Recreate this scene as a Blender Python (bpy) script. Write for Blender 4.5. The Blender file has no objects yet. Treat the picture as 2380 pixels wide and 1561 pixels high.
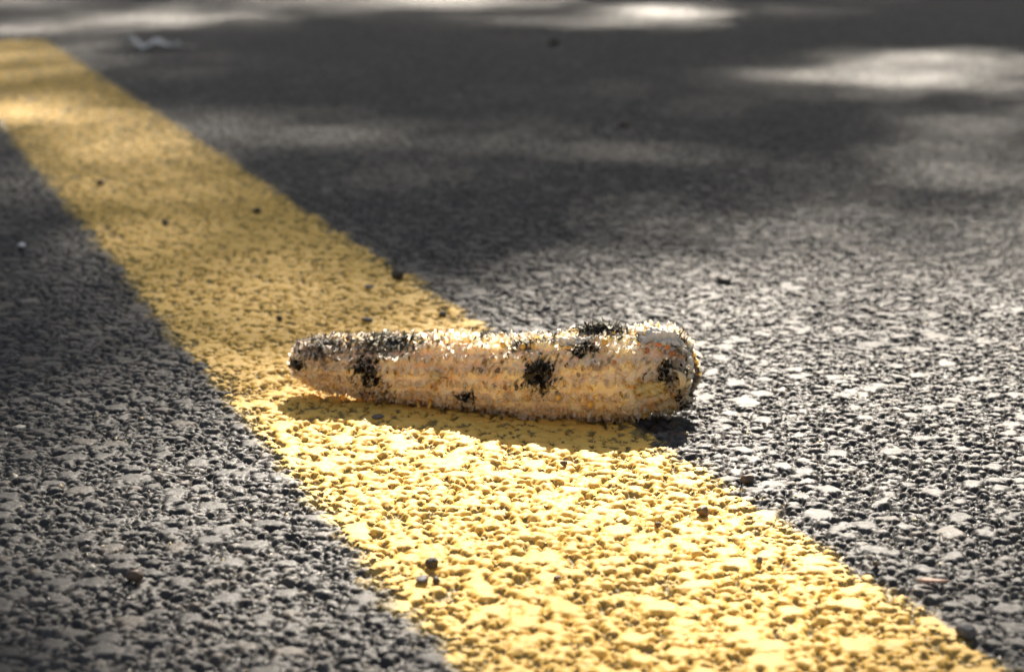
import bpy, math, random
import numpy as np
from mathutils import Vector, Matrix
R = math.radians
rng = np.random.default_rng(11)
random.seed(5)
sc = bpy.context.scene
COL = sc.collection

# ------------------------------------------------------------------ camera, sky, sun, exposure
CAM_H = 0.16
PITCH = R(12.3715)
cam = bpy.data.cameras.new('camera')
cam.lens = 75.0; cam.sensor_width = 36.0
cam.clip_start = 0.02; cam.clip_end = 400
cam.dof.use_dof = True
cam.dof.focus_distance = 0.580
cam.dof.aperture_fstop = 22.0
co = bpy.data.objects.new('camera', cam); COL.objects.link(co)
co.location = (0, 0, CAM_H)
co.rotation_euler = (R(90) - PITCH, 0, 0)
sc.camera = co

SUN_EL, SUN_AZ = 41.5, 9.0             # azimuth: degrees to the right of +Y
sdir = Vector((math.cos(R(SUN_EL)) * math.sin(R(SUN_AZ)), math.cos(R(SUN_EL)) * math.cos(R(SUN_AZ)), math.sin(R(SUN_EL))))
w = bpy.data.worlds.new("World"); sc.world = w; w.use_nodes = True
nt = w.node_tree
sky = nt.nodes.new('ShaderNodeTexSky'); sky.sky_type = 'NISHITA'; sky.sun_disc = False
sky.sun_elevation = R(SUN_EL); sky.sun_rotation = R(SUN_AZ)
bg = nt.nodes['Background']; bg.inputs['Strength'].default_value = 0.05
sky.ozone_density = 0.2; sky.dust_density = 2.5
hs = nt.nodes.new('ShaderNodeHueSaturation'); hs.inputs['Saturation'].default_value = 0.55
nt.links.new(sky.outputs[0], hs.inputs['Color']); nt.links.new(hs.outputs[0], bg.inputs[0])
sun = bpy.data.lights.new('sun', 'SUN'); sun.energy = 5.0; sun.angle = R(0.53); sun.color = (1.0, 0.90, 0.77)
so = bpy.data.objects.new('sun', sun); COL.objects.link(so)
so.rotation_euler = sdir.to_track_quat('Z', 'Y').to_euler()
so.location = sdir * 30
sc.view_settings.view_transform = 'Standard'
sc.view_settings.look = 'None'
sc.view_settings.exposure = 1.43
sc.view_settings.gamma = 1.0
sc.view_settings.use_curve_mapping = False
sc.cycles.max_bounces = 10; sc.cycles.diffuse_bounces = 7; sc.cycles.transmission_bounces = 8

# ------------------------------------------------------------------ helpers
FPX = 4958.0
def at(u, v, z=0.0):
    """world point at height z that the photograph shows at (u, v) (2380 px wide picture)"""
    dx = (u - 1190) / FPX; dy = -(v - 780.5) / FPX
    Y = math.cos(PITCH) + dy * math.sin(PITCH); Z = -math.sin(PITCH) + dy * math.cos(PITCH)
    t = (z - CAM_H) / Z
    return Vector((dx * t, Y * t, z))
def pix(P):
    """inverse of at, for arrays of world points"""
    P = np.asarray(P, float)
    y = P[..., 1]; z = P[..., 2] - CAM_H
    d = y * math.cos(PITCH) - z * math.sin(PITCH)
    q = y * math.sin(PITCH) + z * math.cos(PITCH)
    return 1190 + FPX * P[..., 0] / d, 780.5 - FPX * q / d

def tag(o, label=None, cat=None, group=None, kind=None):
    if label: o['label'] = label
    if cat: o['category'] = cat
    if group: o['group'] = group
    if kind: o['kind'] = kind
    return o
def empty(name, loc):
    o = bpy.data.objects.new(name, None); COL.objects.link(o); o.location = loc
    o.empty_display_size = 0.01
    return o
def mesh_obj(name, verts, faces, mat, parent=None, smooth=True, attrs=None, loc=None):
    verts = np.asarray(verts, np.float32)
    me = bpy.data.meshes.new(name)
    if isinstance(faces, np.ndarray):
        n, k = faces.shape
        me.vertices.add(len(verts)); me.vertices.foreach_set('co', verts.ravel())
        me.loops.add(n * k); me.loops.foreach_set('vertex_index', faces.astype(np.int32).ravel())
        me.polygons.add(n)
        me.polygons.foreach_set('loop_start', np.arange(0, n * k, k, dtype=np.int32))
        me.update(calc_edges=True)
    else:
        me.from_pydata(verts.tolist(), [], faces); me.update()
    if smooth:
        me.polygons.foreach_set('use_smooth', np.ones(len(me.polygons), bool))
    for nme, a in (attrs or {}).items():
        a = np.asarray(a, np.float32)
        if a.ndim == 1:
            at_ = me.attributes.new(nme, 'FLOAT', 'POINT'); at_.data.foreach_set('value', a)
        else:
            at_ = me.attributes.new(nme, 'FLOAT_COLOR', 'POINT'); at_.data.foreach_set('color', a.ravel())
    me.materials.append(mat)
    o = bpy.data.objects.new(name, me); COL.objects.link(o)
    if parent is not None: o.parent = parent
    if loc is not None: o.location = loc
    return o

def newmat(name):
    m = bpy.data.materials.new(name); m.use_nodes = True
    n = m.node_tree.nodes; l = m.node_tree.links
    return m, n, l, n['Principled BSDF']
def attr(n, name):
    a = n.new('ShaderNodeAttribute'); a.attribute_name = name; return a
def noise(n, l, scale, detail=4, rough=0.55, vec=None):
    t = n.new('ShaderNodeTexNoise'); t.inputs['Scale'].default_value = scale
    t.inputs['Detail'].default_value = detail; t.inputs['Roughness'].default_value = rough
    if vec is not None: l.new(vec, t.inputs['Vector'])
    return t
def ramp(n, l, src, stops):
    r = n.new('ShaderNodeValToRGB')
    while len(r.color_ramp.elements) < len(stops): r.color_ramp.elements.new(0.5)
    for e, (p, c) in zip(r.color_ramp.elements, stops):
        e.position = p; e.color = (c if len(c) == 4 else (*c, 1)) if hasattr(c, '__len__') else (c, c, c, 1)
    l.new(src, r.inputs[0]); return r
def mixc(n, l, fac, a, b, mode='MIX'):
    m = n.new('ShaderNodeMix'); m.data_type = 'RGBA'; m.blend_type = mode
    for s, v in ((0, fac), (6, a), (7, b)):
        if hasattr(v, 'is_output'): l.new(v, m.inputs[s])
        elif s == 0: m.inputs[0].default_value = v
        else: m.inputs[s].default_value = (*v, 1)
    return m.outputs[2]
def math_(n, l, op, a, b=None, clamp=False):
    m = n.new('ShaderNodeMath'); m.operation = op; m.use_clamp = clamp
    for i, v in enumerate((a, b)):
        if v is None: continue
        if hasattr(v, 'is_output'): l.new(v, m.inputs[i])
        else: m.inputs[i].default_value = v
    return m.outputs[0]
def bump(n, l, b, h, dist, strength=1.0, prev=None):
    u = n.new('ShaderNodeBump'); u.inputs['Distance'].default_value = dist; u.inputs['Strength'].default_value = strength
    l.new(h, u.inputs['Height'])
    if prev is not None: l.new(prev, u.inputs['Normal'])
    l.new(u.outputs[0], b.inputs['Normal']); return u.outputs[0]

# ------------------------------------------------------------------ materials
YELLOW = (0.75, 0.475, 0.108)
def mat_asphalt():
    m, n, l, b = newmat('asphalt')
    tc = n.new('ShaderNodeTexCoord'); v = tc.outputs['Object']
    tone = attr(n, 'tone').outputs['Fac']
    base = ramp(n, l, tone, [(0, (.019, .018, .017)), (.35, (.040, .038, .036)), (.8, (.066, .062, .056)), (.93, (.085, .068, .052)), (1, (.13, .12, .105))]).outputs[0]
    g = noise(n, l, 900, 3, .6, v)
    base = mixc(n, l, 1.0, base, ramp(n, l, g.outputs['Fac'], [(.3, .62), (.7, 1.3)]).outputs[0], 'MULTIPLY')
    sp = attr(n, 'spray').outputs['Fac']
    g2 = noise(n, l, 1500, 2, .7, v)
    f = ramp(n, l, math_(n, l, 'ADD', sp, math_(n, l, 'MULTIPLY', math_(n, l, 'SUBTRACT', g2.outputs['Fac'], .5), .9)), [(.42, 0.0), (.75, 0.85)]).outputs[0]
    base = mixc(n, l, f, base, (.42, .31, .11))
    l.new(base, b.inputs['Base Color'])
    g3 = noise(n, l, 420, 3, .6, v)
    l.new(ramp(n, l, g3.outputs['Fac'], [(.3, .47), (.7, .65)]).outputs[0], b.inputs['Roughness'])
    b.inputs['Specular IOR Level'].default_value = 0.37
    g4 = noise(n, l, 1700, 3, .6, v)
    p = bump(n, l, b, g4.outputs['Fac'], 0.00022, 1.0)
    return m
def mat_paint():
    m, n, l, b = newmat('road_paint')
    tc = n.new('ShaderNodeTexCoord'); v = tc.outputs['Object']
    g = noise(n, l, 60, 5, .6, v)
    base = mixc(n, l, g.outputs['Fac'], (YELLOW[0] * .93, YELLOW[1] * .90, YELLOW[2] * .8), (YELLOW[0] * 1.05, YELLOW[1] * 1.07, YELLOW[2] * 1.15))
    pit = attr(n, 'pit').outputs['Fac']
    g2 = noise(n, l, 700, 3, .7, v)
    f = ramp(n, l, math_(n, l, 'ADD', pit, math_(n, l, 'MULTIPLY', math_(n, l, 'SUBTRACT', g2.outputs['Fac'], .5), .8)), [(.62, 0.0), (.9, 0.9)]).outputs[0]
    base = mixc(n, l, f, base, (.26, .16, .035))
    # rubbed grey scuffs on the tops of stones
    g3 = noise(n, l, 330, 4, .7, v)
    f3 = ramp(n, l, g3.outputs['Fac'], [(.66, 0.0), (.74, .55)]).outputs[0]
    base = mixc(n, l, f3, base, (.30, .24, .13))
    l.new(base, b.inputs['Base Color'])
    b.inputs['Roughness'].default_value = 0.6
    b.inputs['Specular IOR Level'].default_value = 0.28
    g4 = noise(n, l, 1200, 3, .6, v)
    bump(n, l, b, g4.outputs['Fac'], 0.00010, 1.0)
    return m
def mat_simple(name, c1, c2, scale, rough=.6, bd=.0002, spec=.4, bscale=None):
    m, n, l, b = newmat(name)
    tc = n.new('ShaderNodeTexCoord'); v = tc.outputs['Object']
    g = noise(n, l, scale, 5, .65, v)
    r = ramp(n, l, g.outputs['Fac'], [(.3, c1), (.7, c2)])
    l.new(r.outputs[0], b.inputs['Base Color'])
    b.inputs['Roughness'].default_value = rough
    b.inputs['Specular IOR Level'].default_value = spec
    g2 = noise(n, l, bscale or scale * 2, 4, .6, v)
    bump(n, l, b, g2.outputs['Fac'], bd, 1.0)
    return m
def mat_sheet(name, use_attr=True, col=(.7, .6, .45), trans=.7, rough=.72, scale=900):
    """thin papery plant matter: diffuse + light shining through + a little gloss"""
    m, n, l, b = newmat(name)
    out = n['Material Output']
    tc = n.new('ShaderNodeTexCoord')
    g = noise(n, l, scale, 3, .6, tc.outputs['Object'])
    if use_attr: c = attr(n, 'tint').outputs['Color']
    else:
        rgb = n.new('ShaderNodeRGB'); rgb.outputs[0].default_value = (*col, 1); c = rgb.outputs[0]
    c = mixc(n, l, 1.0, c, ramp(n, l, g.outputs['Fac'], [(.3, .86), (.7, 1.10)]).outputs[0], 'MULTIPLY')
    l.new(c, b.inputs['Base Color'])
    b.inputs['Roughness'].default_value = rough; b.inputs['Specular IOR Level'].default_value = .16
    bump(n, l, b, g.outputs['Fac'], .0002, .8)
    t = n.new('ShaderNodeBsdfTranslucent'); l.new(c, t.inputs['Color'])
    mx = n.new('ShaderNodeMixShader'); mx.inputs[0].default_value = trans
    l.new(b.outputs[0], mx.inputs[1]); l.new(t.outputs[0], mx.inputs[2]); l.new(mx.outputs[0], out.inputs['Surface'])
    return m
def mat_core():
    m, n, l, b = newmat('cob_core')
    l.new(attr(n, 'tint').outputs['Color'], b.inputs['Base Color'])
    b.inputs['Roughness'].default_value = .7
    b.inputs['Subsurface Weight'].default_value = .9
    b.inputs['Subsurface Radius'].default_value = (1.0, .78, .45)
    b.inputs['Subsurface Scale'].default_value = .008
    tc = n.new('ShaderNodeTexCoord')
    g = noise(n, l, 900, 3, .6, tc.outputs['Object'])
    bump(n, l, b, g.outputs['Fac'], .0005, 1)
    return m
M = dict(asphalt=mat_asphalt(), paint=mat_paint(), core=mat_core(),
         chaff=mat_sheet('dry_chaff'), husk=mat_sheet('husk_paper', trans=.2, scale=500),
         leaf=mat_sheet('tree_leaf', False, (.07, .11, .03), .35, .5, 60),
         darkleaf=mat_sheet('dark_foliage', False, (.035, .055, .02), .12, .7, 60),
         bark=mat_simple('bark', (.06, .045, .035), (.16, .13, .10), 12, .9, .02),
         stone=mat_simple('pebble_dark', (.030, .027, .023), (.085, .070, .055), 500, .6, .0003),
         brown=mat_simple('pebble_brown', (.055, .035, .022), (.17, .115, .075), 500, .55, .0003),
         grey=mat_simple('pebble_grey', (.06, .06, .065), (.16, .155, .16), 600, .6, .0003),
         kernel=mat_simple('kernel_skin', (.62, .34, .06), (.78, .50, .13), 400, .35, .00005),
         rust=mat_simple('kernel_rust', (.28, .09, .03), (.48, .20, .09), 400, .45, .0001),
         pale=mat_sheet('pale_leaf', False, (.80, .80, .78), .25, .5, 120),
         straw=mat_simple('straw', (.45, .40, .30), (.68, .62, .50), 300, .5, .00005),
         reddish=mat_simple('wood_sliver', (.30, .12, .07), (.60, .40, .28), 1200, .6, .0001))

# ------------------------------------------------------------------ ground relief: packed aggregate
def vnoise(x, y, s, seed, per=None):
    """smooth value noise, numpy"""
    g = np.random.default_rng(seed).random((256, 256)).astype(np.float32)
    fx = x * s; fy = y * s
    ix = np.floor(fx).astype(np.int64); iy = np.floor(fy).astype(np.int64)
    tx = (fx - ix).astype(np.float32); ty = (fy - iy).astype(np.float32)
    tx = tx * tx * (3 - 2 * tx); ty = ty * ty * (3 - 2 * ty)
    p = per or 256
    a = g[ix % p, iy % p]; b_ = g[(ix + 1) % p, iy % p]; c = g[ix % p, (iy + 1) % p]; d = g[(ix + 1) % p, (iy + 1) % p]
    return (a * (1 - tx) + b_ * tx) * (1 - ty) + (c * (1 - tx) + d * tx) * ty

TS, NT = 0.90, 2000                       # repeating sample of road: side in metres, cells
CELL = TS / NT
SCL = 1.32
def aggregate():
    key = np.full(NT * NT, -2**40, np.int64)
    r_ = np.random.default_rng(3)
    G = 150; gs = TS / G; cells = {}
    def darts(n, r, gap):
        # stones lie side by side: drop any that would bury a neighbour
        X = r_.random(n) * TS; Y = r_.random(n) * TS; keep = []
        for i in range(n):
            x, y, ri = X[i], Y[i], r[i]; a, b_ = int(x / gs), int(y / gs); ok = True
            for da in (-2, -1, 0, 1, 2):
                for db in (-2, -1, 0, 1, 2):
                    for (px, py, pr) in cells.get(((a + da) % G, (b_ + db) % G), ()):
                        dx = abs(px - x); dy = abs(py - y); dx = min(dx, TS - dx); dy = min(dy, TS - dy)
                        if dx * dx + dy * dy < (gap * (ri + pr)) ** 2: ok = False; break
                    if not ok: break
                if not ok: break
            if ok:
                cells.setdefault((a, b_), []).append((x, y, ri)); keep.append(i)
        return np.array(keep), X, Y
    def splat(n, rmin, rmax, power, ztop, zvar, bevel, W, tiltmax, aspect=.75, gap=0):
        r = rmin + (rmax - rmin) * r_.random(n) ** power
        if gap:
            r = -np.sort(-r)
            kp, cx, cy = darts(n, r, gap); r, cx, cy = r[kp], cx[kp], cy[kp]; n = len(kp)
        else:
            cx = r_.random(n) * TS; cy = r_.random(n) * TS
        K = 6
        ang = (np.arange(K)[None] + r_.uniform(-.38, .38, (n, K))) * 2 * math.pi / K + r_.random((n, 1)) * 6.28
        asp = r_.uniform(aspect - .12, 1, n); rot = r_.random(n) * 3.14
        off = r[:, None] * r_.uniform(.72, 1.12, (n, K)) * np.sqrt((asp[:, None] * np.cos(ang - rot[:, None])) ** 2 + np.sin(ang - rot[:, None]) ** 2)
        top = ztop + zvar * r_.normal(size=n).clip(-2, 1.0)
        tx = r_.uniform(-tiltmax, tiltmax, n); ty = r_.uniform(-tiltmax, tiltmax, n)
        rn = r_.integers(0, 1024, n)
        ii = np.arange(-W, W + 1)
        for s in range(0, n, 400):
            e = slice(s, min(n, s + 400)); m = e.stop - e.start
            gx = np.round(cx[e] / CELL).astype(int); gy = np.round(cy[e] / CELL).astype(int)
            X = (gx[:, None, None] + ii[None, :, None]) * CELL - cx[e][:, None, None]
            Y = (gy[:, None, None] + ii[None, None, :]) * CELL - cy[e][:, None, None]
            X, Y = np.broadcast_arrays(X, Y)
            wx = X + .00035 * np.sin(Y * 2600 + cx[e][:, None, None] * 5000); wy = Y + .00035 * np.sin(X * 2300 + cy[e][:, None, None] * 5000)
            F = np.full(X.shape, 1e3)
            for k in range(K):
                F = np.minimum(F, off[e][:, k, None, None] - wx * np.cos(ang[e][:, k, None, None]) - wy * np.sin(ang[e][:, k, None, None]))
            bv = (bevel * r[e] + .0004)[:, None, None]
            t = np.clip(F / bv, -1, 1)
            h = np.where(t > 0, -(1 - np.clip(t, 0, 1)) ** 2.4 * bv * .75, -.75 * bv + t * bv * 3.0)
            dome = -(X * X + Y * Y) / (r[e][:, None, None]) * .05
            Z = top[e][:, None, None] + h + dome + tx[e][:, None, None] * X + ty[e][:, None, None] * Y
            ok = t > -1
            idx = ((gx[:, None, None] + ii[None, :, None]) % NT) * NT + (gy[:, None, None] + ii[None, None, :]) % NT
            kk = (np.round(Z * 1e7).astype(np.int64) << 10) | rn[e][:, None, None]
            np.maximum.at(key, idx[ok], kk[ok])
    #      n      rmin    rmax   pow  ztop     zvar    bevel W   tilt
    splat(5000, .0027, .0062, 1.5, -.00006, .00009, .15, 16, .05, .78, .74)
    splat(30000, .0015, .0028, 1.1, -.00016, .00015, .22, 10, .09, .78, .72)
    splat(60000, .0009, .0016, 1.0, -.00038, .00020, .30, 7, .16, .78, .70)
    splat(150000, .0005, .0011, 1.0, -.00100, .00025, .6, 4, .35)
    h = (key >> 10) * 1e-7
    tone = (key & 1023) / 1023.0
    h[key < -2**39] = -.0028
    return np.maximum(h, -.0028).reshape(NT, NT).astype(np.float32), tone.reshape(NT, NT).astype(np.float32)
HT, TN = aggregate()
HT = HT * .68
def blur(a, k):
    for _ in range(k):
        a = (a + np.roll(a, 1, 0) + np.roll(a, -1, 0)) / 3
        a = (a + np.roll(a, 1, 1) + np.roll(a, -1, 1)) / 3
    return a
HP = np.maximum(HT, blur(HT, 5) + .00001)          # paint bridges the narrowest gaps
HP = np.where(HP < -.0005, -.0005 + (HP + .0005) * .72, HP)
HP = np.where(blur(HT, 1) < -.0011, HP - .0004, HP); HP = HP + (blur(HP, 1) - HP) * .2
def samp(T, x, y):
    fx = x * SCL / CELL; fy = y * SCL / CELL
    ix = np.floor(fx).astype(np.int64); iy = np.floor(fy).astype(np.int64)
    tx = (fx - ix).astype(np.float32); ty = (fy - iy).astype(np.float32)
    return (T[ix % NT, iy % NT] * (1 - tx) + T[(ix + 1) % NT, iy % NT] * tx) * (1 - ty) + \
           (T[ix % NT, (iy + 1) % NT] * (1 - tx) + T[(ix + 1) % NT, (iy + 1) % NT] * tx) * ty

def axis_x():
    xs = [0.0]; x = 0
    while x < 80:
        st = .00043 if x < .17 else min(.00043 * (x / .17) ** (1.45 if x < .72 else 3.4), 8)
        x += st; xs.append(x)
    xs = np.array(xs); return np.concatenate([-xs[:0:-1], xs])
def axis_y():
    ys = [0.36]; y = .36
    while y < 120:
        st = .00043 if y < .62 else .00043 * (y / .62) ** (1.6 if y < 2.8 else 4.2)
        y += min(st, 8); ys.append(y)
    back = [.36]; y = .36; st = .0012
    while y > -60:
        y -= st; st = min(st * 1.25, 8); back.append(y)
    return np.concatenate([np.array(back[:0:-1]), np.array(ys)])
XS, YS = axis_x(), axis_y()
GX, GY = np.meshgrid(XS, YS, indexing='ij')
amp = np.clip((3.4 - np.abs(GY - .3)) / .5, 0, 1) * np.clip((.95 - np.abs(GX)) / .15, 0, 1)
GH = samp(HT, GX, GY)
big = (vnoise(GX + 20, GY + 20, 28, 7) - .5) * .0007 + (vnoise(GX + 20, GY + 20, 7, 8) - .5) * .0012
micro = (vnoise(GX + 30, GY + 30, 800, 9) - .5) * .00022 + (vnoise(GX + 30, GY + 30, 330, 10) - .5) * .00015
GZ = GH * amp - .0006 * (1 - amp) + (big + micro) * amp
TONE = TN[np.round(GX * SCL / CELL).astype(np.int64) % NT, np.round(GY * SCL / CELL).astype(np.int64) % NT]

# line edges, as the photograph shows them: straight, running away to the left, .1085 m wide
LS = -0.3336
def edge(c): return c + LS * GY
wob = (vnoise(GX + 10, GY + 10, 55, 21) - .5) * .0032 + (vnoise(GX + 10, GY + 10, 230, 22) - .5) * .0042 + (vnoise(GX + 10, GY + 10, 700, 23) - .5) * .0016
dL = (GX - (0.12600 + LS * GY)) * math.cos(R(18.45))        # >0 inside of left edge
dR = ((0.23960 + LS * GY) - GX) * math.cos(R(18.45))
LEN = GY * math.cos(R(18.45)) - GX * math.sin(R(18.45))      # distance along the line
END = 2.095
dE = END - LEN
inside = np.minimum(np.minimum(dL, dR), dE)
spray = np.clip(.5 + (inside + .0015 + wob * 1.6) / .012, 0, 1) * (np.abs(GY) < 3.5)

nx, ny = len(XS), len(YS)
idx = np.arange(nx * ny).reshape(nx, ny)
quads = np.stack([idx[:-1, :-1], idx[1:, :-1], idx[1:, 1:], idx[:-1, 1:]], -1).reshape(-1, 4)
V = np.stack([GX, GY, GZ], -1).reshape(-1, 3)
ground = mesh_obj('asphalt_road', V, quads, M['asphalt'], attrs={'tone': TONE.ravel(), 'spray': spray.ravel()})
tag(ground, kind='structure')

# painted line: its own skin on the stones
rag = inside + wob
# deep pits stay unpainted near the edges more than in the middle
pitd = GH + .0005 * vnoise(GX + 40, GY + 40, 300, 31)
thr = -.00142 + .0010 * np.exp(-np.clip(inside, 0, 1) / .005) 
painted = (rag > 0) & (pitd > thr) & (GY > .1) & (GY < 3)
fm = (painted[:-1, :-1] & painted[1:, :-1] & painted[1:, 1:] & painted[:-1, 1:]).reshape(-1)
fq = quads[fm]
PZ = np.maximum(samp(HP, GX, GY) * amp + (big + micro * .5) * amp, GZ) + .00016
PV = np.stack([GX, GY, PZ], -1).reshape(-1, 3)
use = np.unique(fq)
remap = np.full(nx * ny, -1, np.int64); remap[use] = np.arange(len(use))
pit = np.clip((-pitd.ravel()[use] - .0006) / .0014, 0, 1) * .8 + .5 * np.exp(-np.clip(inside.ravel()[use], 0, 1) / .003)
line = mesh_obj('yellow_road_line', PV[use], remap[fq], M['paint'], attrs={'pit': np.clip(pit, 0, 1)})
tag(line, kind='structure')

# ------------------------------------------------------------------ corn cob
ctrl = [  # u, v(axis), half thickness px (with chaff)
    (684, 836, 24), (691, 836, 41), (703, 836, 51), (716, 837, 56), (749, 842, 67), (815, 850, 70), (881, 851, 80), (969, 858, 85), (1079, 862, 90), (1160, 868, 94),
    (1221, 872, 98), (1331, 868, 104), (1397, 866, 114), (1440, 869, 114), (1485, 869, 111), (1529, 862, 106), (1573, 862, 92), (1590, 864, 80), (1602, 867, 70)]
AX = [at(u, v, float(np.interp(u, [684, 880, 1080, 1300, 1400], [.0108, .0101, .0107, .0124, .0136]))) for u, v, _ in ctrl]
A0, A1 = AX[0], AX[-1]
axd = (A1 - A0).normalized(); LEN_C = (A1 - A0).length
sv = np.array([(a - A0).dot(axd) / LEN_C for a in AX])
rad = np.array([c[2] / FPX * a.length for c, a in zip(ctrl, AX)])
def axis_pt(s):
    y = np.interp(s, sv, [a.y for a in AX]); x = np.interp(s, sv, [a.x for a in AX])
    return np.stack([x, y, np.interp(s, sv, [a.z for a in AX])], -1)
latd = Vector((-axd.y, axd.x, 0)).normalized()            # away from the camera
def bumpy(s, th):
    return 1 + .035 * np.cos(17 * (th - .5 * s)) + .03 * np.sin(3 * th + 9 * s) + .03 * np.sin(2 * th - 23 * s + 1) + .03 * np.sin(5 * th + 41 * s) + .02 * np.sin(97 * s + 3 * np.sin(th)) + .10 * np.clip((s - .93) / .07, 0, 1) * np.sin(4 * th + 1.1)
CH = .0010
def surf(s, th, dr=0.0):
    """th: 0 = towards the camera, 90 deg = up"""
    r = (np.interp(s, sv, rad) - CH) * bumpy(s, th) + dr
    c = axis_pt(s)
    n = -np.cos(th)[..., None] * np.array(latd)[None] + np.sin(th)[..., None] * np.array([0, 0, 1.0])[None]
    P = c + r[..., None] * n
    P[..., 2] = np.where(P[..., 2] < .0010, .0010 + (P[..., 2] - .0010) * .2, P[..., 2])      # pressed flat where it rests
    return P, n
cob = empty('corn_cob', (A0 + A1) / 2 * 1.0)
cob.location.z = 0
tag(cob, 'gnawed ragged corn cob with charred black patches lying across the yellow road line', 'corn cob')
OFF = np.array(cob.location)

# dark (rotten / burnt) patches: u, v, half width, half height, strength, tone
DARK = [(850, 858, 24, 30, 1, 0), (905, 800, 42, 20, .85, 1), (750, 803, 40, 26, .7, 1), (780, 815, 90, 30, .35, 2), (840, 790, 90, 18, .45, 1), (925, 783, 40, 14, .8, 1), (715, 800, 22, 14, .5, 2), (690, 848, 12, 12, 1, 0),
        (1252, 868, 34, 30, 1, 0), (1262, 895, 18, 22, .7, 0), (1355, 808, 24, 18, 1, 0), (1278, 784, 22, 10, .8, 1), (1212, 800, 22, 13, .75, 1), (1120, 782, 22, 9, .5, 1),
        (1390, 764, 56, 11, .85, 1), (1432, 770, 40, 10, .6, 1), (1548, 868, 17, 26, 1, 0), (1083, 925, 18, 13, .75, 0), (1605, 900, 12, 26, .8, 0), (1592, 800, 16, 12, .7, 0),
        (800, 790, 34, 12, .35, 2), (1140, 845, 30, 20, .30, 2), (880, 905, 30, 16, .3, 3), (1500, 930, 60, 26, .35, 4), (1510, 850, 20, 16, .3, 3), (1395, 850, 60, 14, .25, 2), (1590, 860, 16, 30, .3, 2)]
TONES = {0: (.040, .036, .029), 1: (.16, .155, .14), 2: (.42, .37, .34), 3: (.26, .17, .085), 4: (.72, .52, .15)}
def tint_at(P, nrm, rr):
    """natural colour of the cob at points P"""
    u, v = pix(P)
    k = rr.random((len(P), 1))
    c = np.array([.97, .94, .90]) * (1 - k) + np.array([.95, .88, .77]) * k
    k2 = rr.random(len(P))
    c[k2 > .95] = (.86, .66, .32)
    c[(k2 > .94) & (k2 <= .95)] = (.50, .32, .20)
    face = (nrm @ -np.array([0, math.cos(.2), -math.sin(.2)])) > -.45
    for (a, b_, ru, rv, st, tn) in DARK:
        q = ((u - a) / (ru * 1.2)) ** 2 + ((v - b_) / (rv * 1.2)) ** 2
        p = np.minimum(1.25 * np.exp(-q * 1.1), .85) * st
        m = face & (rr.random(len(P)) < p)
        t = np.array(TONES[tn])
        cc = t[None] * rr.uniform(.6, 1.6, (len(P), 1)) + (rr.random((len(P), 1)) < .2) * .10 * (tn < 2)
        c[m] = cc[m]
    back = (~face) & (rr.random(len(P)) < .12)
    c[back] = (.08, .07, .055)
    return c

# core
ns, nth = 150, 72
S, T = np.meshgrid(np.linspace(0, 1, ns), np.arange(nth) * 2 * math.pi / nth, indexing='ij')
P, N = surf(S, T)
pr = np.random.default_rng(4)
P = P + N * (pr.normal(size=S.shape) * .00022)[..., None]
fc = [[i * nth + j, i * nth + (j + 1) % nth, (i + 1) * nth + (j + 1) % nth, (i + 1) * nth + j] for i in range(ns - 1) for j in range(nth)]
fc.append([j for j in range(nth)][::-1])
ct = tint_at(P.reshape(-1, 3), N.reshape(-1, 3), pr) * np.array([.98, .86, .62])
mesh_obj('cob_body', P.reshape(-1, 3) - OFF, fc, M['core'], cob, attrs={'tint': np.c_[ct, np.ones(len(ct))]})

# flaps of chaff
def flaps(P, N, D, L, W, curl, rr, rows=5):
    """P roots, N outward normals, D direction of the width; returns verts and quads"""
    n = len(P)
    t = np.linspace(0, 1, rows)[None, :, None]
    side = np.cross(N, D)
    side /= np.linalg.norm(side, axis=1, keepdims=True)
    out = []
    wprof = np.array([.62, 1.0, .95, .70, .22])[None, :, None] * rr.uniform(.8, 1.2, (n, rows, 1))
    c = curl[:, None, None]
    cen = P[:, None] + N[:, None] * (np.sin(t * 1.35) / 1.35 * L[:, None, None]) + side[:, None] * (c * t ** 2 * L[:, None, None])
    cen = cen + rr.normal(size=cen.shape) * (L[:, None, None] * .07 * t)
    cup = rr.uniform(-.5, .5, (n, 1, 1))
    cols = []
    for k in (-1, 0, 1):
        q = cen + D[:, None] * (k * wprof * W[:, None, None] * .5) + side[:, None] * (abs(k) * cup * W[:, None, None] * .5)
        if k: q = q + rr.normal(size=q.shape) * (W[:, None, None] * .08)
        else: q = q + N[:, None] * (t ** 3) * (L * rr.uniform(-.12, .3, n))[:, None, None]
        cols.append(q)
    Vv = np.stack(cols, 2)                       # n, rows, 3, 3
    base = (np.arange(n) * rows * 3)[:, None]
    fl = []
    for r0 in range(rows - 1):
        for k in range(2):
            a = r0 * 3 + k
            fl.append(np.concatenate([base + a, base + a + 1, base + a + 4, base + a + 3], 1))
    return Vv.reshape(-1, 3), np.concatenate(fl, 0), rows * 3

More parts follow.
